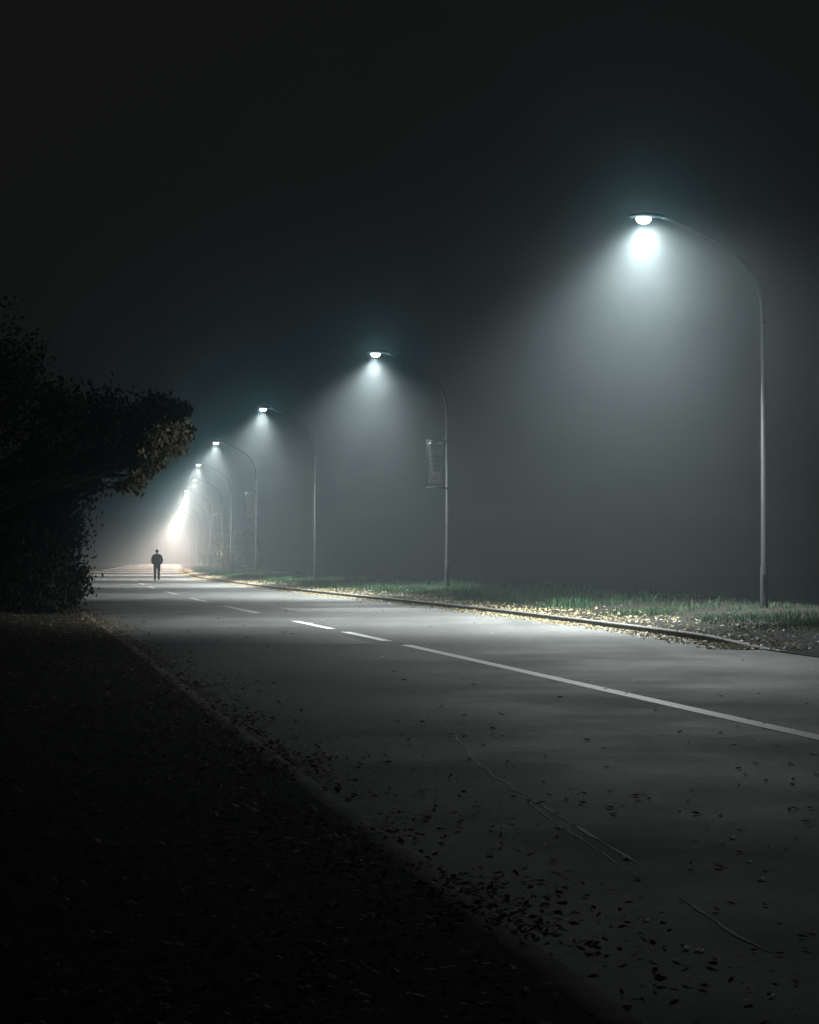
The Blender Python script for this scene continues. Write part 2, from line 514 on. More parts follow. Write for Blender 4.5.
# right: pale leaves heaped along the gutter and on the strip behind the kerb
kr = lambda y: float(kerb_r(y))
gut = scatter(11000, 25.5, 190, lambda y: kr(y) - 0.01 - abs(rnd.gauss(0, 0.26)), 0.008,
              lambda x, y: 0.30 + 0.9 * max(0, 0.4 + fbm(x, y, 0.5, 7)), 1.5)
strip = scatter(10000, 25, 210, lambda y: kr(y) + abs(rnd.gauss(0, 0.85)), 0.012,
                lambda x, y: (0.35 + 0.8 * max(0, 0.35 + fbm(x, y, 0.6, 2))) * (0.3 + 0.7 * min(1, max(0, (y - 32) / 8))), 1.5)
drive = scatter(500, 15, 30, lambda y: kr(y) + rnd.uniform(0.2, 6), 0.02, None, 1.0)
pts = gut + strip + drive
o = link('fallen_leaves', leaf_cloud('fallen_leaves', pts, npr.uniform(0.022, 0.050, len(pts)), MAT['pale_leaf'], 0.4))
tag(o, 'pale yellow fallen leaves heaped along the right kerb and the grass strip behind it', 'leaf litter', kind='stuff')

# left: brown litter over the verge, kerb and the edge of the lane
kl = lambda y: float(kerb_l(y))
def left_x(y):
    if rnd.random() < 0.14: return kl(y) + rnd.gauss(0.12, 0.32)
    return kl(y) - rnd.uniform(0.0, 1) ** 1.2 * 5.0 + 0.2
litter = scatter(40000, 3.2, 75, left_x, 0.008, lambda x, y: (0.18 if y < 10 and x > kl(y) - 0.2 else 1.0) * ((0.04 if y < 14 else 0.12) if x > kl(y) + 0.20 + 0.015 * y else (0.55 if kl(y) - 0.14 < x < kl(y) else 1.0)) * 0.35 + 0.8 * max(0, 0.25 + fbm(x, y, 0.9, 5)), 1.7)
o = link('fallen_leaves', leaf_cloud('fallen_leaves', litter, npr.uniform(0.011, 0.024, len(litter)) * (1 + 0.012 * np.array([p[1] for p in litter])), MAT['brown_leaf'], 0.28))
tag(o, 'brown leaf litter covering the left verge and the left edge of the road', 'leaf litter', kind='stuff')

# single leaves on the carriageway
def leaf_mesh(i, mat):
    r = random.Random(100 + i)
    bm = bmesh.new()
    L = 1.0; w = r.uniform(0.35, 0.6); c = r.uniform(0.12, 0.5)
    tip = r.uniform(0.1, 0.6)
    pr = [(-L, 0, 0.05), (-.5, -w * .8, c * .7), (-.4, 0, .04), (-.5, w * .8, c * .6), (.05, -w, c), (.1, 0, .03), (.05, w, c * .8),
          (.6, -w * .55, c * .8), (.62, 0, .1 + tip * .1), (.6, w * .55, c), (L, .05, tip * .5)]
    vs = [bm.verts.new(p) for p in pr]
    for f in [(0, 1, 2), (0, 2, 3), (1, 4, 5, 2), (2, 5, 6, 3), (4, 7, 8, 5), (5, 8, 9, 6), (7, 10, 8), (8, 10, 9)]:
        bm.faces.new([vs[k] for k in f])
    # stalk
    add_tube(bm, [(-L * 1.55, .08, .1), (-L * 1.2, .02, .06), (-L, 0, .05)], 0.03, 5)
    me = bpy.data.meshes.new('leaf'); bm.to_mesh(me); bm.free(); me.materials.append(mat)
    return me
dark_leaves = [leaf_mesh(i, MAT['road_leaf_dark']) for i in range(5)]
light_leaves = [leaf_mesh(i + 10, MAT['road_leaf_light']) for i in range(5)]
n_leaf = 0
for _ in range(4000):
    if n_leaf >= 300: break
    px = rnd.uniform(120, 819); py = 598 + 400 * rnd.random() ** 1.6
    p = pix(px, py)
    if not (kl(p.y) + 0.25 < p.x < kr(p.y) - 0.3): continue
    # thin out to the right as in the photo
    u = (p.x - kl(p.y)) / (kr(p.y) - kl(p.y))
    if rnd.random() > 1.05 - 0.8 * u: continue
    light = rnd.random() < 0.45
    o = link('fallen_leaf', rnd.choice(light_leaves if light else dark_leaves))
    s = rnd.uniform(0.010, 0.023) * (1 + 0.035 * p.y)
    o.scale = (s, s, s)
    o.location = (p.x, p.y, 0.004)
    o.rotation_euler = (rnd.uniform(-.2, .2), rnd.uniform(-.15, .15), rnd.uniform(0, 2 * pi))
    if light: tag(o, 'small pale dry leaf lying alone on the dark asphalt', 'leaf', 'pale leaves scattered on the road')
    else: tag(o, 'small dark curled leaf lying alone on the grey asphalt', 'leaf', 'dark leaves scattered on the road')
    n_leaf += 1

# ------------------------------------------------------------------ grass along the right verge
def grass():
    V = []; Fq = []
    n = 0
    r = random.Random(5)
    for _ in range(400000):
        if n >= 60000: break
        y = 24 + 190 * r.random() ** 1.6
        b = 0.75 + (abs(r.gauss(1.2, 1.3)) if r.random() < 0.7 else r.uniform(1.5, 5.5))
        if b > 6.4: continue
        x = kr(y) + b
        k = fbm(x, y, 0.35, 9) + 0.5 * fbm(x, y, 1.7, 4)
        d = max(0.0, 0.30 + 0.9 * k)
        if y < 46: d *= 0.45 + 0.55 * max(0, (y - 34) / 12) ** 1.5; d *= min(1, max(0, (y - 26) / 4))
        if b < 1.3: d *= 0.45
        if r.random() > d: continue
        h = (0.06 + 0.20 * max(0, k + 0.2)) * r.uniform(0.6, 1.3) * (1.0 if b > 1.3 else 0.6)
        h = min(h, 0.5) * (0.5 if y < 40 else 1.0)
        z = gz(x, y) - 0.01
        a = r.uniform(0, 2 * pi); w = r.uniform(0.005, 0.011); lean = r.uniform(0.2, 1.1) * h
        dx, dy = cos(a), sin(a)
        lx, ly = cos(a + 1.3) * lean, sin(a + 1.3) * lean
        i0 = len(V)
        V += [(x - dx * w, y - dy * w, z), (x + dx * w, y + dy * w, z),
              (x + dx * w * .7 + lx * .35, y + dy * w * .7 + ly * .35, z + h * .6), (x - dx * w * .7 + lx * .35, y - dy * w * .7 + ly * .35, z + h * .6),
              (x + lx + dx * w * .15, y + ly + dy * w * .15, z + h), (x + lx - dx * w * .15, y + ly - dy * w * .15, z + h)]
        Fq += [i0, i0 + 1, i0 + 2, i0 + 3, i0 + 3, i0 + 2, i0 + 4, i0 + 5]
        n += 1
    return mesh_np('grass', V, Fq, 4, MAT['grass'])
o = link('grass', grass()); tag(o, 'rough green grass growing on the verge behind the right kerb', 'grass', kind='stuff')

# ------------------------------------------------------------------ street lamps
# (x of pole, distance, arm reach, angle of arm, banner)
H = 8.5
lamp_rows = [  # pole x, pole y, lamp x
    (7.44, 37.8, 5.02, False, 'tall curved steel street lamp at the right edge of the photo, the largest and nearest'),
    (1.31, 63.0, -1.21, True, 'street lamp with a framed banner, standing behind bright grass, second nearest of the row'),
    (-4.54, 86.4, -7.04, False, 'plain street lamp third in the row, between the two lamps with framed banners'),
    (-9.52, 111.7, -12.07, True, 'street lamp fourth in the row with a small pale framed banner'),
    (-13.7, 138.0, -16.3, False, 'plain street lamp fifth in the row, just left of the fourth one with its banner'),
    (-17.2, 165.0, -19.8, True, 'hazy street lamp sixth in the row with a dark banner on its pole'),
    (-21.3, 192.0, -23.9, False, 'faint street lamp seventh in the row, first one beyond the dark banner'),
    (-25.3, 222.0, -28.0, False, 'eighth street lamp of the row, a bright dot and ghostly pole in fog'),
    (-29.1, 249.0, -31.7, False, 'ninth street lamp of the row dissolving in the bright fog'),
    (-33.2, 278.0, -35.8, False, 'tenth street lamp of the row, a soft dot in the bright fog'),
    (-37.3, 308.0, -40.0, False, 'eleventh and last lamp glow seen at the far end of the row'),
]

def lamp_meshes():
    out = {}
    bm = bmesh.new()
    # pole: base collar, tapered shaft
    add_tube(bm, [(0, 0, 0), (0, 0, .02), (0, 0, 1.1), (0, 0, 1.14), (0, 0, 6.3)], [0.085, 0.085, 0.08, 0.060, 0.048], 18)
    out['pole'] = bm
    # arm: curve from the top of the shaft over to the head (towards -x)
    bm = bmesh.new()
    P0, P1, P2, P3 = Vector((0, 0, 6.3)), Vector((0, 0, 7.25)), Vector((-0.30, 0, 7.85)), Vector((-2.15, 0, 8.50))
    pts = []
    for i in range(22):
        t = i / 21
        pts.append(P0 * (1 - t)**3 + P1 * 3 * t * (1 - t)**2 + P2 * 3 * t * t * (1 - t) + P3 * t**3)
    add_tube(bm, pts, [0.048 - 0.018 * i / 21 for i in range(22)], 14)
    out['arm'] = bm
    # joint collar
    bm = bmesh.new()
    add_tube(bm, [(0, 0, 6.24), (0, 0, 6.26), (0, 0, 6.36), (0, 0, 6.38)], [0.050, 0.055, 0.055, 0.050], 16)
    out['collar'] = bm
    # luminaire: flattened cobra head, spigot
    bm = bmesh.new()
    secs = [(-2.05, .045, .04, .0), (-2.15, .075, .06, .0), (-2.30, .13, .085, .005), (-2.50, .155, .10, .01), (-2.68, .14, .085, .01), (-2.80, .09, .05, .005), (-2.84, .03, .02, 0)]
    rings = []
    for x, w, h, dz in secs:
        ring = []
        for k in range(16):
            a = 2 * pi * k / 16
            zz = sin(a) * h
            if zz < 0: zz *= 0.45
            ring.append(bm.verts.new((x, cos(a) * w, 8.50 + dz + zz)))
        rings.append(ring)
    for a, b in zip(rings, rings[1:]):
        for k in range(16): bm.faces.new((a[k], a[(k + 1) % 16], b[(k + 1) % 16], b[k]))
    bm.faces.new(rings[0]); bm.faces.new(rings[-1][::-1])
    out['luminaire'] = bm
    # lens bowl under the head
    bm = bmesh.new()
    R_ = []
    for j in range(5):
        t = j / 5 * pi / 2
        R_.append([bm.verts.new((-2.50 + cos(2 * pi * k / 20) * .16 * cos(t), sin(2 * pi * k / 20) * .10 * cos(t), 8.458 - .11 * sin(t))) for k in range(20)])
    c = bm.verts.new((-2.50, 0, 8.348))
    for a, b in zip(R_, R_[1:]):
        for k in range(20): bm.faces.new((a[k], a[(k + 1) % 20], b[(k + 1) % 20], b[k]))
    for k in range(20): bm.faces.new((R_[-1][k], R_[-1][(k + 1) % 20], c))
    bm.faces.new(R_[0])
    out['lens'] = bm
    # access hatch
    bm = bmesh.new(); add_box(bm, (-.04, -.088, .55), (.04, -.065, .95), .008)
    out['hatch'] = bm
    return out

def banner_parts(root):
    z0, z1 = 3.80, 5.38
    x0, x1 = -0.70, -0.10
    b = bmesh.new()
    n = 14
    grid = {}
    for i in range(n + 1):
        for j in range(n + 1):
            x = x0 + 0.03 + (x1 - 0.03 - x0) * i / n; z = z0 + (z1 - z0) * j / n
            grid[i, j] = b.verts.new((x, 0.012 * sin(i * .7 + j * .25), z))
    for i in range(n):
        for j in range(n):
            b.faces.new((grid[i, j], grid[i + 1, j], grid[i + 1, j + 1], grid[i, j + 1]))
    ban = bm_obj('banner', b, MAT['banner'], root, True)
    md = ban.modifiers.new('thickness', 'SOLIDIFY'); md.thickness = 0.004
    # blurred print on the cloth: a pale lower panel with a dark two-peaked mark, faint lines above
    b = bmesh.new()
    add_box(b, (x0 + .06, -.024, z0 + .12), (x1 - .10, -.020, z0 + .52))
    bm_obj('pale_panel', b, MAT['banner_pale'], ban)
    b = bmesh.new()
    prof = [(-.60, .20), (-.52, .36), (-.46, .28), (-.38, .42), (-.28, .22), (-.36, .27), (-.45, .20), (-.52, .27)]
    vf = [b.verts.new((x, -.028, z0 + z)) for x, z in prof]
    vb = [b.verts.new((x, -.025, z0 + z)) for x, z in prof]
    b.faces.new(vf); b.faces.new(vb[::-1])
    for k in range(len(prof)): b.faces.new((vf[k], vb[k], vb[(k + 1) % len(prof)], vf[(k + 1) % len(prof)]))
    bmesh.ops.triangulate(b, faces=[f for f in b.faces if len(f.verts) > 4])
    bm_obj('dark_mark', b, MAT['banner_print'], ban)
    b = bmesh.new()
    for k, (zz, w) in enumerate([(1.42, .40), (1.30, .34), (1.02, .42), (.86, .30), (.70, .38)]):
        add_box(b, (x0 + .10, -.024, z0 + zz), (x0 + .10 + w, -.020, z0 + zz + .055))
    bm_obj('faint_lines', b, MAT['banner_print'], ban)
    for z in (z0 - .03, z1 + .03):
        b = bmesh.new()
        add_tube(b, [(-0.05, 0, z), (x0, 0, z)], 0.020, 10)
        add_tube(b, [(0, 0, z - .045), (0, 0, z + .045)], 0.066, 14)
        bm_obj('bracket', b, MAT['steel'], root, True)
    b = bmesh.new()
    add_tube(b, [(x1 + .0, 0, z0 - .03), (x1 + .0, 0, z1 + .03)], 0.012, 8)
    bm_obj('side_rail', b, MAT['steel'], root, True)
    b = bmesh.new()
    add_tube(b, [(x0, 0, z0 - .03), (x0, 0, z1 + .03)], 0.010, 8)
    bm_obj('side_rail', b, MAT['steel'], root, True)

lamp_rows[-1] = lamp_rows[-1][:4] + ('eleventh street lamp of the row, hardly told from the bright fog',)
lamp_rows += [(-41.1, 335.0, -43.8, False, 'twelfth street lamp of the row, unseen, added to brighten the far fog'), (-44.9, 362.0, -47.6, False, 'thirteenth and farthest street lamp of the row, unseen, added to brighten the far fog')]  # two unseen lamps added past the visible row to feed the far glow
GROUPL = 'street lamps along the right side of the road'
spot_d = bpy.data.lights.new('lamp_light', 'SPOT')
spot_d.energy = SPOT_W; spot_d.color = LIGHT_COL
spot_d.spot_size = R(SPOT_ANGLE); spot_d.spot_blend = 1.0
spot_d.shadow_soft_size = 0.12
core_d = bpy.data.lights.new('lamp_core', 'SPOT')
core_d.energy = CORE_W; core_d.color = LIGHT_COL
core_d.spot_size = R(CORE_ANGLE); core_d.spot_blend = 0.85
core_d.shadow_soft_size = 0.12
side_d = bpy.data.lights.new('lamp_side_beam', 'SPOT')      # street optics throw extra light up and down the road
side_d.energy = SIDE_W; side_d.color = LIGHT_COL
side_d.spot_size = R(SIDE_ANGLE); side_d.spot_blend = 1.0
side_d.shadow_soft_size = 0.12
glow_d = bpy.data.lights.new('lamp_glow', 'POINT')
glow_d.energy = GLOW_W; glow_d.color = GLOW_COL; glow_d.shadow_soft_size = 0.18

proto = None
POWER = [1.0, 1.0, 1.1, 1.25, 1.5, 1.8, 2.3, 2.8, 3.4, 4.0, 4.5, 5.0, 5.5]   # power raised down the row to strengthen the far fog glow
for i, (px, py, lx, ban, lab) in enumerate(lamp_rows):
    z = gz(px, py)
    root = empty('street_lamp', (px, py, 0.0))
    # arm reaches square to the kerb line
    reach = px - lx
    root.scale = (1, 1, 1)
    tag(root, lab, 'street lamp', GROUPL)
    if proto is None:
        bms = lamp_meshes()
        mats = dict(pole='steel', arm='arm_paint', collar='arm_paint', luminaire='housing', lens='lens', hatch='steel')
        parts = {}
        for k in ('pole', 'arm', 'collar', 'hatch', 'luminaire'):
            parts[k] = bm_obj(k, bms[k], MAT[mats[k]], root, k != 'hatch')
        ln = bm_obj('lens', bms['lens'], MAT['lens'], parts['luminaire'], True)
        proto = root
        base_children = [c for c in root.children]
    else:
        for ch in base_children:
            c = ch.copy(); col.objects.link(c); c.parent = root
            for gch in ch.children:
                d = gch.copy(); col.objects.link(d); d.parent = c
    if ban: banner_parts(root)
    spot_i, core_i, side_i, glow_i = spot_d.copy(), core_d.copy(), side_d.copy(), glow_d.copy()
    for li in (spot_i, core_i, side_i, glow_i): li.energy *= POWER[i]
    w = min(1.0, max(0.0, (i - 2) / 4))       # light tinted warmer down the row to turn the far haze cream
    for li in (spot_i, core_i, side_i): li.color = [a + (b - a) * w for a, b in zip(LIGHT_COL, (1.0, 0.90, 0.80))]
    s = bpy.data.objects.new('lamp_light', spot_i); col.objects.link(s); s.parent = root
    s.location = (-2.50, 0, 8.33); s.rotation_euler = (0, R(SPOT_TILT), 0)
    s2 = bpy.data.objects.new('lamp_core', core_i); col.objects.link(s2); s2.parent = root
    s2.location = (-2.50, 0, 8.33); s2.rotation_euler = (0, R(SPOT_TILT), 0)
    for sg in (-1, 1):
        s3 = bpy.data.objects.new('lamp_side_beam', side_i); col.objects.link(s3); s3.parent = root
        s3.location = (-2.50, 0, 8.33)
        d3 = Vector((-0.22 - 0.23 * sg, sg * sin(R(SIDE_TILT)) / cos(R(SIDE_TILT)), -1.0))
        s3.rotation_euler = d3.to_track_quat('-Z', 'Y').to_euler()
    g2 = bpy.data.objects.new('lamp_glow', glow_i); col.objects.link(g2); g2.parent = root
    g2.location = (-2.50, 0, 8.33)

# ------------------------------------------------------------------ trees and shrubs
def limb_path(a, b, r, sag=0.12, n=6):
    a = Vector(a); b = Vector(b); L = (b - a).length
    off = Vector((r.uniform(-1, 1), r.uniform(-1, 1), r.uniform(0.0, 1))) * L * sag
    return [a.lerp(b, t / n) + off * sin(pi * t / n) + Vector((r.uniform(-1, 1), r.uniform(-1, 1), r.uniform(-1, 1))) * L * 0.02 for t in range(n + 1)]

def tree(name, base, h, clusters, mat, leaf=(0.05, 0.09), per=420, seed=1, trunk_r=0.22, gold=0):
    """clusters: list of (dx, dy, z, radius) relative to the base"""
    r = random.Random(seed)
    root = empty(name, base)
    bm = bmesh.new()
    top = Vector((r.uniform(-.3, .3), r.uniform(-.3, .3), h * 0.62))
    tp = limb_path((0, 0, -0.1), top, r, 0.04, 8)
    add_tube(bm, tp, [trunk_r * (1.25 if k == 0 else 1 - 0.085 * k) for k in range(9)], 12)
    P = []; S = []; ng = 0
    for ci, (dx, dy, z, cr) in enumerate(clusters):
        if gold and ci < gold: cr *= 1.35
        if gold and ci == gold: ng = len(P)
        c = Vector((dx, dy, z))
        st = tp[min(8, max(2, int(8 * z / (h * 0.9) * 0.6)))]
        lp = limb_path(st, c, r, 0.10, 6)
        add_tube(bm, lp, [max(0.012, trunk_r * 0.38 * (1 - 0.15 * k)) for k in range(7)], 7)
        # twigs and leaf clumps inside the cluster
        for k in range(7):
            u = Vector((r.gauss(0, 1), r.gauss(0, 1), r.gauss(0, 0.8))).normalized() * cr * r.uniform(0.5, 1.0)
            q = c + u
            add_tube(bm, limb_path(lp[r.randint(3, 6)], q, r, 0.12, 4), [0.02, 0.016, 0.012, 0.009, 0.005], 5)
            m = int(per * r.uniform(0.4, 1.3) / 7 * (0.40 if gold and ci < gold else 1))
            cs = cr * r.uniform(0.22, 0.42)
            for _ in range(m):
                v = Vector((r.gauss(0, cs), r.gauss(0, cs), r.gauss(0, cs * 0.75)))
                P.append(q + v); S.append(r.uniform(*leaf))
    bm_obj('trunk', bm, MAT['bark'], root, True)
    link('crown', leaf_cloud('crown', [tuple(p) for p in P[ng:]], np.array(S[ng:]), mat, flat=False), root)
    if gold:
        g = link('lit_gold_branch', leaf_cloud('lit_gold_branch', [tuple(p) for p in P[:ng]], np.array(S[:ng]), MAT['lit_gold'], flat=False), root)
        tag(g, 'branch of golden leaves with lamp light painted into their colour')
    return root

def W3(px, py, d):  # survey helper: point at distance d under a photo pixel
    return Vector(((px - 409.5) * d / F, d, EYE + (558 - py) * d / F))

# hero tree whose golden branch hangs over the road
base = Vector((-12.6, 45.0, 0.25))
cl = []
for (px, py, d, cr) in [(176, 436, 43.8, .26), (168, 446, 43.7, .26), (158, 458, 43.6, .22), (146, 470, 43.6, .22), (134, 480, 43.8, .2), (162, 438, 43.6, .26), (150, 452, 43.5, .2), (126, 486, 44, .16),
                        (178, 414, 45, .34), (165, 428, 45.5, .42), (184, 430, 45.5, .22), (150, 436, 45, .45), (140, 462, 45.5, .34),
                        (130, 440, 45, .7), (115, 455, 45, .65), (140, 415, 44, .6), (160, 405, 44.5, .5), (110, 420, 44, .8), (85, 440, 44, .9), (90, 470, 45, .7),
                        (75, 400, 44, 1.0), (70, 490, 46, .8), (45, 450, 45, 1.0), (40, 500, 46, .9), (30, 400, 44, 1.2), (0, 470, 45, 1.2), (0, 420, 44, 1.2), (10, 520, 46, 1.0),
                        (-60, 480, 45, 1.4), (-60, 400, 45, 1.6), (-140, 380, 45, 1.8), (-140, 460, 45, 1.6)]:
    w = W3(px, py, d) - base
    cl.append((w.x, w.y, w.z, cr))
t = tree('autumn_tree', base, 9.0, cl, MAT['unlit_crown'], (0.05, 0.095), 900, 3, 0.24, gold=8)
tag(t, 'autumn tree whose golden lit branch hangs over the left side of the road', 'tree', 'trees along the left side of the road')

def round_clusters(h, rad, n, seed, low=0.3):
    r = random.Random(seed); out = []
    for _ in range(n):
        a = r.uniform(0, 2 * pi); z = h * r.uniform(low, 1.0)
        t = (z / h - low) / (1 - low); rr = rad * sqrt(max(0.05, 1 - (t * 1.6 - 0.7) ** 2)) * r.uniform(0.35, 1.0)
        out.append((cos(a) * rr, sin(a) * rr, z, r.uniform(0.7, 1.3) * rad / 3.5))
    return out
dark_spots = [
    (-16.0, 31.0, 10, 4.2, 'dark tree at the far left, the nearest of the left row'),
    (-15.6, 58.0, 9, 3.6, 'dark tree standing directly behind the golden-branched tree'),
    (-21.3, 73.0, 9, 4.0, 'dark tree on the left verge, third behind the golden branch'),
    (-27.5, 92.0, 10, 4.6, 'dark tree on the left verge roughly level with the walking person'),
    (-36.0, 120.0, 10, 5.0, 'hazy tree on the left side, the farthest of the left row'),
]
for i, (x, y, h, rad, lab) in enumerate(dark_spots):
    t = tree('dark_tree', (x, y, gz(x, y) - 0.05), h, round_clusters(h, rad, 30, 50 + i), MAT['dark_crown'], (0.06, 0.11), 620, 20 + i, 0.2)
    tag(t, lab, 'tree', 'trees along the left side of the road')

def shrub(name, base, h, rad, mat, seed, n=16, per=420, leaf=(0.035, 0.065)):
    r = random.Random(seed)
    root = empty(name, base)
    bm = bmesh.new(); P = []; S = []
    for k in range(n):
        a = r.uniform(0, 2 * pi); rr = rad * r.uniform(0.1, 1.0)
        z = h * r.uniform(0.12, 1.0)
        rr *= 1.0 - 0.45 * (z / h) ** 2
        c = Vector((cos(a) * rr, sin(a) * rr, z))
        add_tube(bm, limb_path((r.uniform(-.1, .1), r.uniform(-.1, .1), -.05), c, r, 0.15, 6), [0.028, 0.024, 0.02, 0.016, 0.012, 0.008, 0.005], 6)
        cs = rad * r.uniform(0.14, 0.26)
        for _ in range(int(per * r.uniform(0.5, 1.3))):
            P.append(c + Vector((r.gauss(0, cs), r.gauss(0, cs), r.gauss(0, cs))))
            if P[-1].z < 0.03: P[-1].z = abs(P[-1].z) + 0.03
            S.append(r.uniform(*leaf))
    bm_obj('stem', bm, MAT['bark'], root, True)
    link('foliage', leaf_cloud('foliage', [tuple(p) for p in P], np.array(S), mat, flat=False), root)
    return root
left_shrubs = [
    (1.9, 40.0, 1.6, 1.1, 'low bush at the far left under the golden-branched tree'),
    (1.7, 45.5, 2.4, 1.2, 'bush left of the leaf-covered verge, beneath the golden branch'),
    (1.6, 51.5, 3.3, 1.35, 'tall dark bush whose right edge borders the lit fog at the left'),
    (1.7, 58.0, 4.2, 1.5, 'tallest bush, just behind the tall dark bush at the left road edge'),
    (1.9, 66.0, 3.6, 1.6, 'rounded bush farther along the left edge of the road'),
    (2.3, 77.0, 3.4, 1.7, 'bush at the left where the road starts to bend'),
    (2.6, 90.0, 3.4, 1.9, 'hazy bush at the left, farthest of the left bushes'),
]
left_shrubs = [(kl(y) - a + 0.55, y, h, rad, lab) for a, y, h, rad, lab in left_shrubs]
for i, (x, y, h, rad, lab) in enumerate(left_shrubs):
    s = shrub('bush', (x, y, gz(x, y) - .03), h, rad, MAT['dark_crown'], 70 + i, 30, 620, (0.04, 0.08))
    tag(s, lab, 'bush', 'bushes along the left edge of the road')

# clipped hedge bushes behind the far lamps on the right
hedge_lab = ['nearest dark hedge bush behind the far street lamps', 'second hedge bush from the near end of the right hedge', 'third hedge bush from the near end of the right hedge',
             'fourth hedge bush from the near end of the right hedge', 'fifth hedge bush from the near end of the right hedge', 'sixth hedge bush, last one before the bright fog']
for i, (y, off) in enumerate([(172, 5.4), (190, 5.4), (208, 5.2), (226, 5.0), (244, 5.0), (262, 5.0)]):
    x = kr(y) + off
    s = shrub('hedge_bush', (x, y, gz(x, y) + .3), 2.6, 2.0, MAT['hedge'], 170 + i, 34, 500, (0.07, 0.12))
    s.scale = (0.8, 4.2, 1.0)
    tag(s, hedge_lab[i], 'bush', 'hedge bushes behind the far lamps on the right')

# ------------------------------------------------------------------ walking person
def skin(name, joints, bones, mat, parent, sub=2, root=0, smooth=True):
    me = bpy.data.meshes.new(name)
    me.from_pydata([j[0] for j in joints], bones, [])
    o = link(name, me, parent)
    md = o.modifiers.new('skin', 'SKIN'); md.use_smooth_shade = True
    sv = me.skin_vertices[0].data
    for i, j in enumerate(joints):
        rr = j[1]; sv[i].radius = rr if hasattr(rr, '__len__') else (rr, rr)
        sv[i].use_root = (i == root)
    s = o.modifiers.new('sub', 'SUBSURF'); s.levels = sub; s.render_levels = sub
    me.materials.append(mat)
    return o

MAT['skin'] = simple('skin', (0.36, 0.23, 0.17), 0.6, 0, 0.1, 8)
MAT['jacket'] = simple('dark_jacket', (0.022, 0.024, 0.030), 0.75, 0, 0.3, 12, 0.4)
MAT['trousers'] = simple('dark_trousers', (0.020, 0.019, 0.026), 0.8, 0, 0.3, 12, 0.4)
MAT['hair'] = simple('dark_hair', (0.018, 0.015, 0.013), 0.6, 0, 0.3, 30)
MAT['shoe'] = simple('dark_shoe', (0.02, 0.02, 0.02), 0.5, 0, 0.3, 20)
MAT['eye'] = simple('eye', (0.6, 0.6, 0.58), 0.3, 0, 0.1, 8)

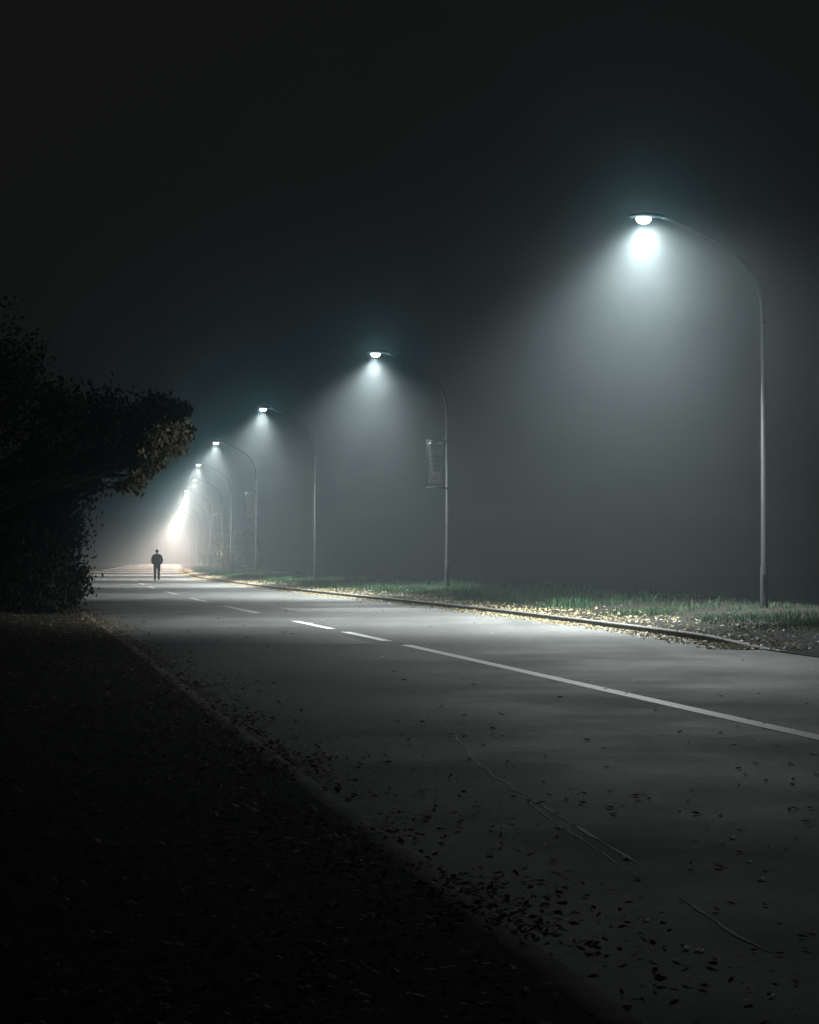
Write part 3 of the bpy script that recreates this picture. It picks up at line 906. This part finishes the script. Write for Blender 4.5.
def person():
    # walks away from the camera (faces +y); left foot planted, right foot lifted behind
    root = empty('person', (-14.26, 101.7, 0.0), R(8))
    tag(root, 'person in dark jacket and trousers walking away down the foggy road', 'person')
    J = [((0, 0, .96), (.15, .10)),          # 0 pelvis
         ((0, .01, 1.12), (.14, .095)),      # 1 waist
         ((0, .00, 1.30), (.165, .11)),      # 2 chest
         ((0, -.01, 1.44), (.13, .09)),      # 3 upper chest
         ((0, .0, 1.53), .055),              # 4 neck
         ((0, .015, 1.60), (.062, .07)),     # 5 skull base
         ((0, .025, 1.68), (.078, .095)),    # 6 skull
         ((0, .02, 1.745), (.05, .06)),      # 7 crown
         ((-.19, 0, 1.42), .062), ((-.262, -.05, 1.17), .046), ((-.22, .09, 1.03), .036), ((-.18, .125, .985), (.04, .022)),   # left arm 8-11
         ((.19, 0, 1.42), .062), ((.262, -.05, 1.17), .046), ((.22, .09, 1.03), .036), ((.18, .125, .985), (.04, .022)),       # right 12-15
         ((-.10, .0, .88), .095), ((-.105, .05, .50), .062), ((-.11, -.01, .10), .042), ((-.11, .13, .045), (.042, .03)),    # left leg 16-19
         ((.10, .0, .88), .095), ((.10, .03, .50), .062), ((.10, -.27, .24), .042), ((.10, -.24, .12), (.04, .03))]          # right leg 20-23
    B = [(0, 1), (1, 2), (2, 3), (3, 4), (4, 5), (5, 6), (6, 7), (3, 8), (8, 9), (9, 10), (10, 11), (3, 12), (12, 13), (13, 14), (14, 15),
         (0, 16), (16, 17), (17, 18), (18, 19), (0, 20), (20, 21), (21, 22), (22, 23)]
    # fingers and thumb of each hand, closed inside the pockets
    for s, hnd in ((-1, 11), (1, 15)):
        hx, hy, hz = J[hnd][0]
        for k in range(4):
            a = len(J)
            L = (.036, .042, .040, .032)[k]
            ox = (k - 1.5) * .018
            J.append(((hx + ox, hy + .03, hz - .045), .009)); J.append(((hx + ox * .9, hy + .045, hz - .045 - L), .008)); J.append(((hx + ox * .85, hy + .03, hz - .06 - L * 1.5), .007))
            B += [(hnd, a), (a, a + 1), (a + 1, a + 2)]
        a = len(J)
        J.append(((hx - s * .045, hy + .02, hz - .012), .011)); J.append(((hx - s * .06, hy + .035, hz - .045), .009))
        B += [(hnd, a), (a, a + 1)]
    skin('body', J, B, MAT['skin'], root, 2)
    # face: nose, ears, eyes, mouth
    b = bmesh.new()
    bmesh.ops.create_uvsphere(b, u_segments=10, v_segments=8, radius=1, matrix=Matrix.Translation((0, .128, 1.655)) @ Matrix.Diagonal((.014, .02, .024, 1)))
    bm_obj('nose', b, MAT['skin'], root, True)
    for s in (-1, 1):
        b = bmesh.new()
        bmesh.ops.create_uvsphere(b, u_segments=10, v_segments=8, radius=1, matrix=Matrix.Translation((s * .079, .015, 1.665)) @ Matrix.Diagonal((.011, .02, .034, 1)))
        bm_obj('ear', b, MAT['skin'], root, True)
        b = bmesh.new()
        bmesh.ops.create_uvsphere(b, u_segments=10, v_segments=8, radius=.013, matrix=Matrix.Translation((s * .03, .105, 1.68)))
        bm_obj('eye', b, MAT['eye'], root, True)
    b = bmesh.new()
    add_tube(b, [(-.024, .106, 1.612), (0, .116, 1.613), (.024, .106, 1.612)], [.003, .006, .003], 8)
    bm_obj('mouth', b, MAT['skin'], root, True)
    # hair
    b = bmesh.new()
    bmesh.ops.create_uvsphere(b, u_segments=20, v_segments=14, radius=1, matrix=Matrix.Translation((0, .008, 1.70)) @ Matrix.Diagonal((.092, .108, .100, 1)))
    for v in list(b.verts):
        if (v.co.y > .07 and v.co.z < 1.735) or v.co.z < 1.60: b.verts.remove(v)
    for v in b.verts: v.co += Vector((rnd.uniform(-1, 1), rnd.uniform(-1, 1), rnd.uniform(-1, 1))) * .003
    h = bm_obj('hair', b, MAT['hair'], root, True)
    md = h.modifiers.new('thick', 'SOLIDIFY'); md.thickness = .008
    # jacket: torso, sleeves, collar, hem
    JJ = [((0, 0, .84), (.20, .15)), ((0, .01, 1.08), (.195, .145)), ((0, .0, 1.30), (.205, .14)), ((0, -.01, 1.44), (.16, .11)), ((0, -.005, 1.56), (.085, .085)),
          ((-.20, 0, 1.41), .088), ((-.272, -.05, 1.18), .082), ((-.235, .09, 1.03), .072), ((-.19, .13, .985), .066),
          ((.20, 0, 1.41), .088), ((.272, -.05, 1.18), .082), ((.235, .09, 1.03), .072), ((.19, .13, .985), .066)]
    JB = [(0, 1), (1, 2), (2, 3), (3, 4), (3, 5), (5, 6), (6, 7), (7, 8), (3, 9), (9, 10), (10, 11), (11, 12)]
    skin('jacket', JJ, JB, MAT['jacket'], root, 2)
    # trousers
    T = [((0, 0, .93), (.155, .12)), ((-.10, .0, .86), .112), ((-.107, .05, .50), .084), ((-.112, -.01, .07), .074),
         ((.10, .0, .86), .112), ((.10, .03, .50), .084), ((.10, -.265, .215), .074)]
    TB = [(0, 1), (1, 2), (2, 3), (0, 4), (4, 5), (5, 6)]
    skin('trousers', T, TB, MAT['trousers'], root, 2)
    # shoes
    for (x, y, z, pitch) in ((-.112, .045, .045, 0), (.10, -.265, .165, 55)):
        b = bmesh.new()
        bmesh.ops.create_uvsphere(b, u_segments=18, v_segments=12, radius=1)
        for v in b.verts:
            w = 1.0 + 0.15 * v.co.y
            v.co = Vector((v.co.x * .052 * w, v.co.y * .145, max(-.045, v.co.z * (.062 if v.co.y < 0 else .048))))
        o = bm_obj('shoe', b, MAT['shoe'], root, True)
        o.location = (x, y, z); o.rotation_euler = (R(-pitch), 0, 0)
person()

# ------------------------------------------------------------------ the air
hz = M('haze_air')
hz.t.nodes.remove(hz.b)
pv = hz.n('ShaderNodeVolumePrincipled')
pv.inputs['Color'].default_value = (*HAZE_COL, 1)
pv.inputs['Density'].default_value = HAZE_DENSITY
pv.inputs['Anisotropy'].default_value = HAZE_ANISO
pv.inputs['Absorption Color'].default_value = (*HAZE_ABS, 1)
vs = hz.n('ShaderNodeVolumeScatter')
vs.inputs['Color'].default_value = (*MIST_COL, 1)
vs.inputs['Density'].default_value = MIST_DENSITY
vs.inputs['Anisotropy'].default_value = MIST_ANISO
ad = hz.n('ShaderNodeAddShader')
hz.l(pv.outputs[0], ad.inputs[0]); hz.l(vs.outputs[0], ad.inputs[1])
# fog droplets scatter mostly forward: the glare round each lamp
vd = hz.n('ShaderNodeVolumeScatter')
vd.inputs['Color'].default_value = (*DROP_COL, 1)
vd.inputs['Density'].default_value = DROP_DENSITY
vd.inputs['Anisotropy'].default_value = DROP_ANISO
ad2 = hz.n('ShaderNodeAddShader')
hz.l(ad.outputs[0], ad2.inputs[0]); hz.l(vd.outputs[0], ad2.inputs[1])
hz.l(ad2.outputs[0], hz.t.nodes['Material Output'].inputs['Volume'])
hz.m.cycles.homogeneous_volume = True
b = bmesh.new()
add_box(b, (-260, -40, -4.0), (230, 430, 12.5))
o = bm_obj('haze', b, hz.m); tag(o, 'even night fog filling the air over the road', 'haze', kind='stuff')
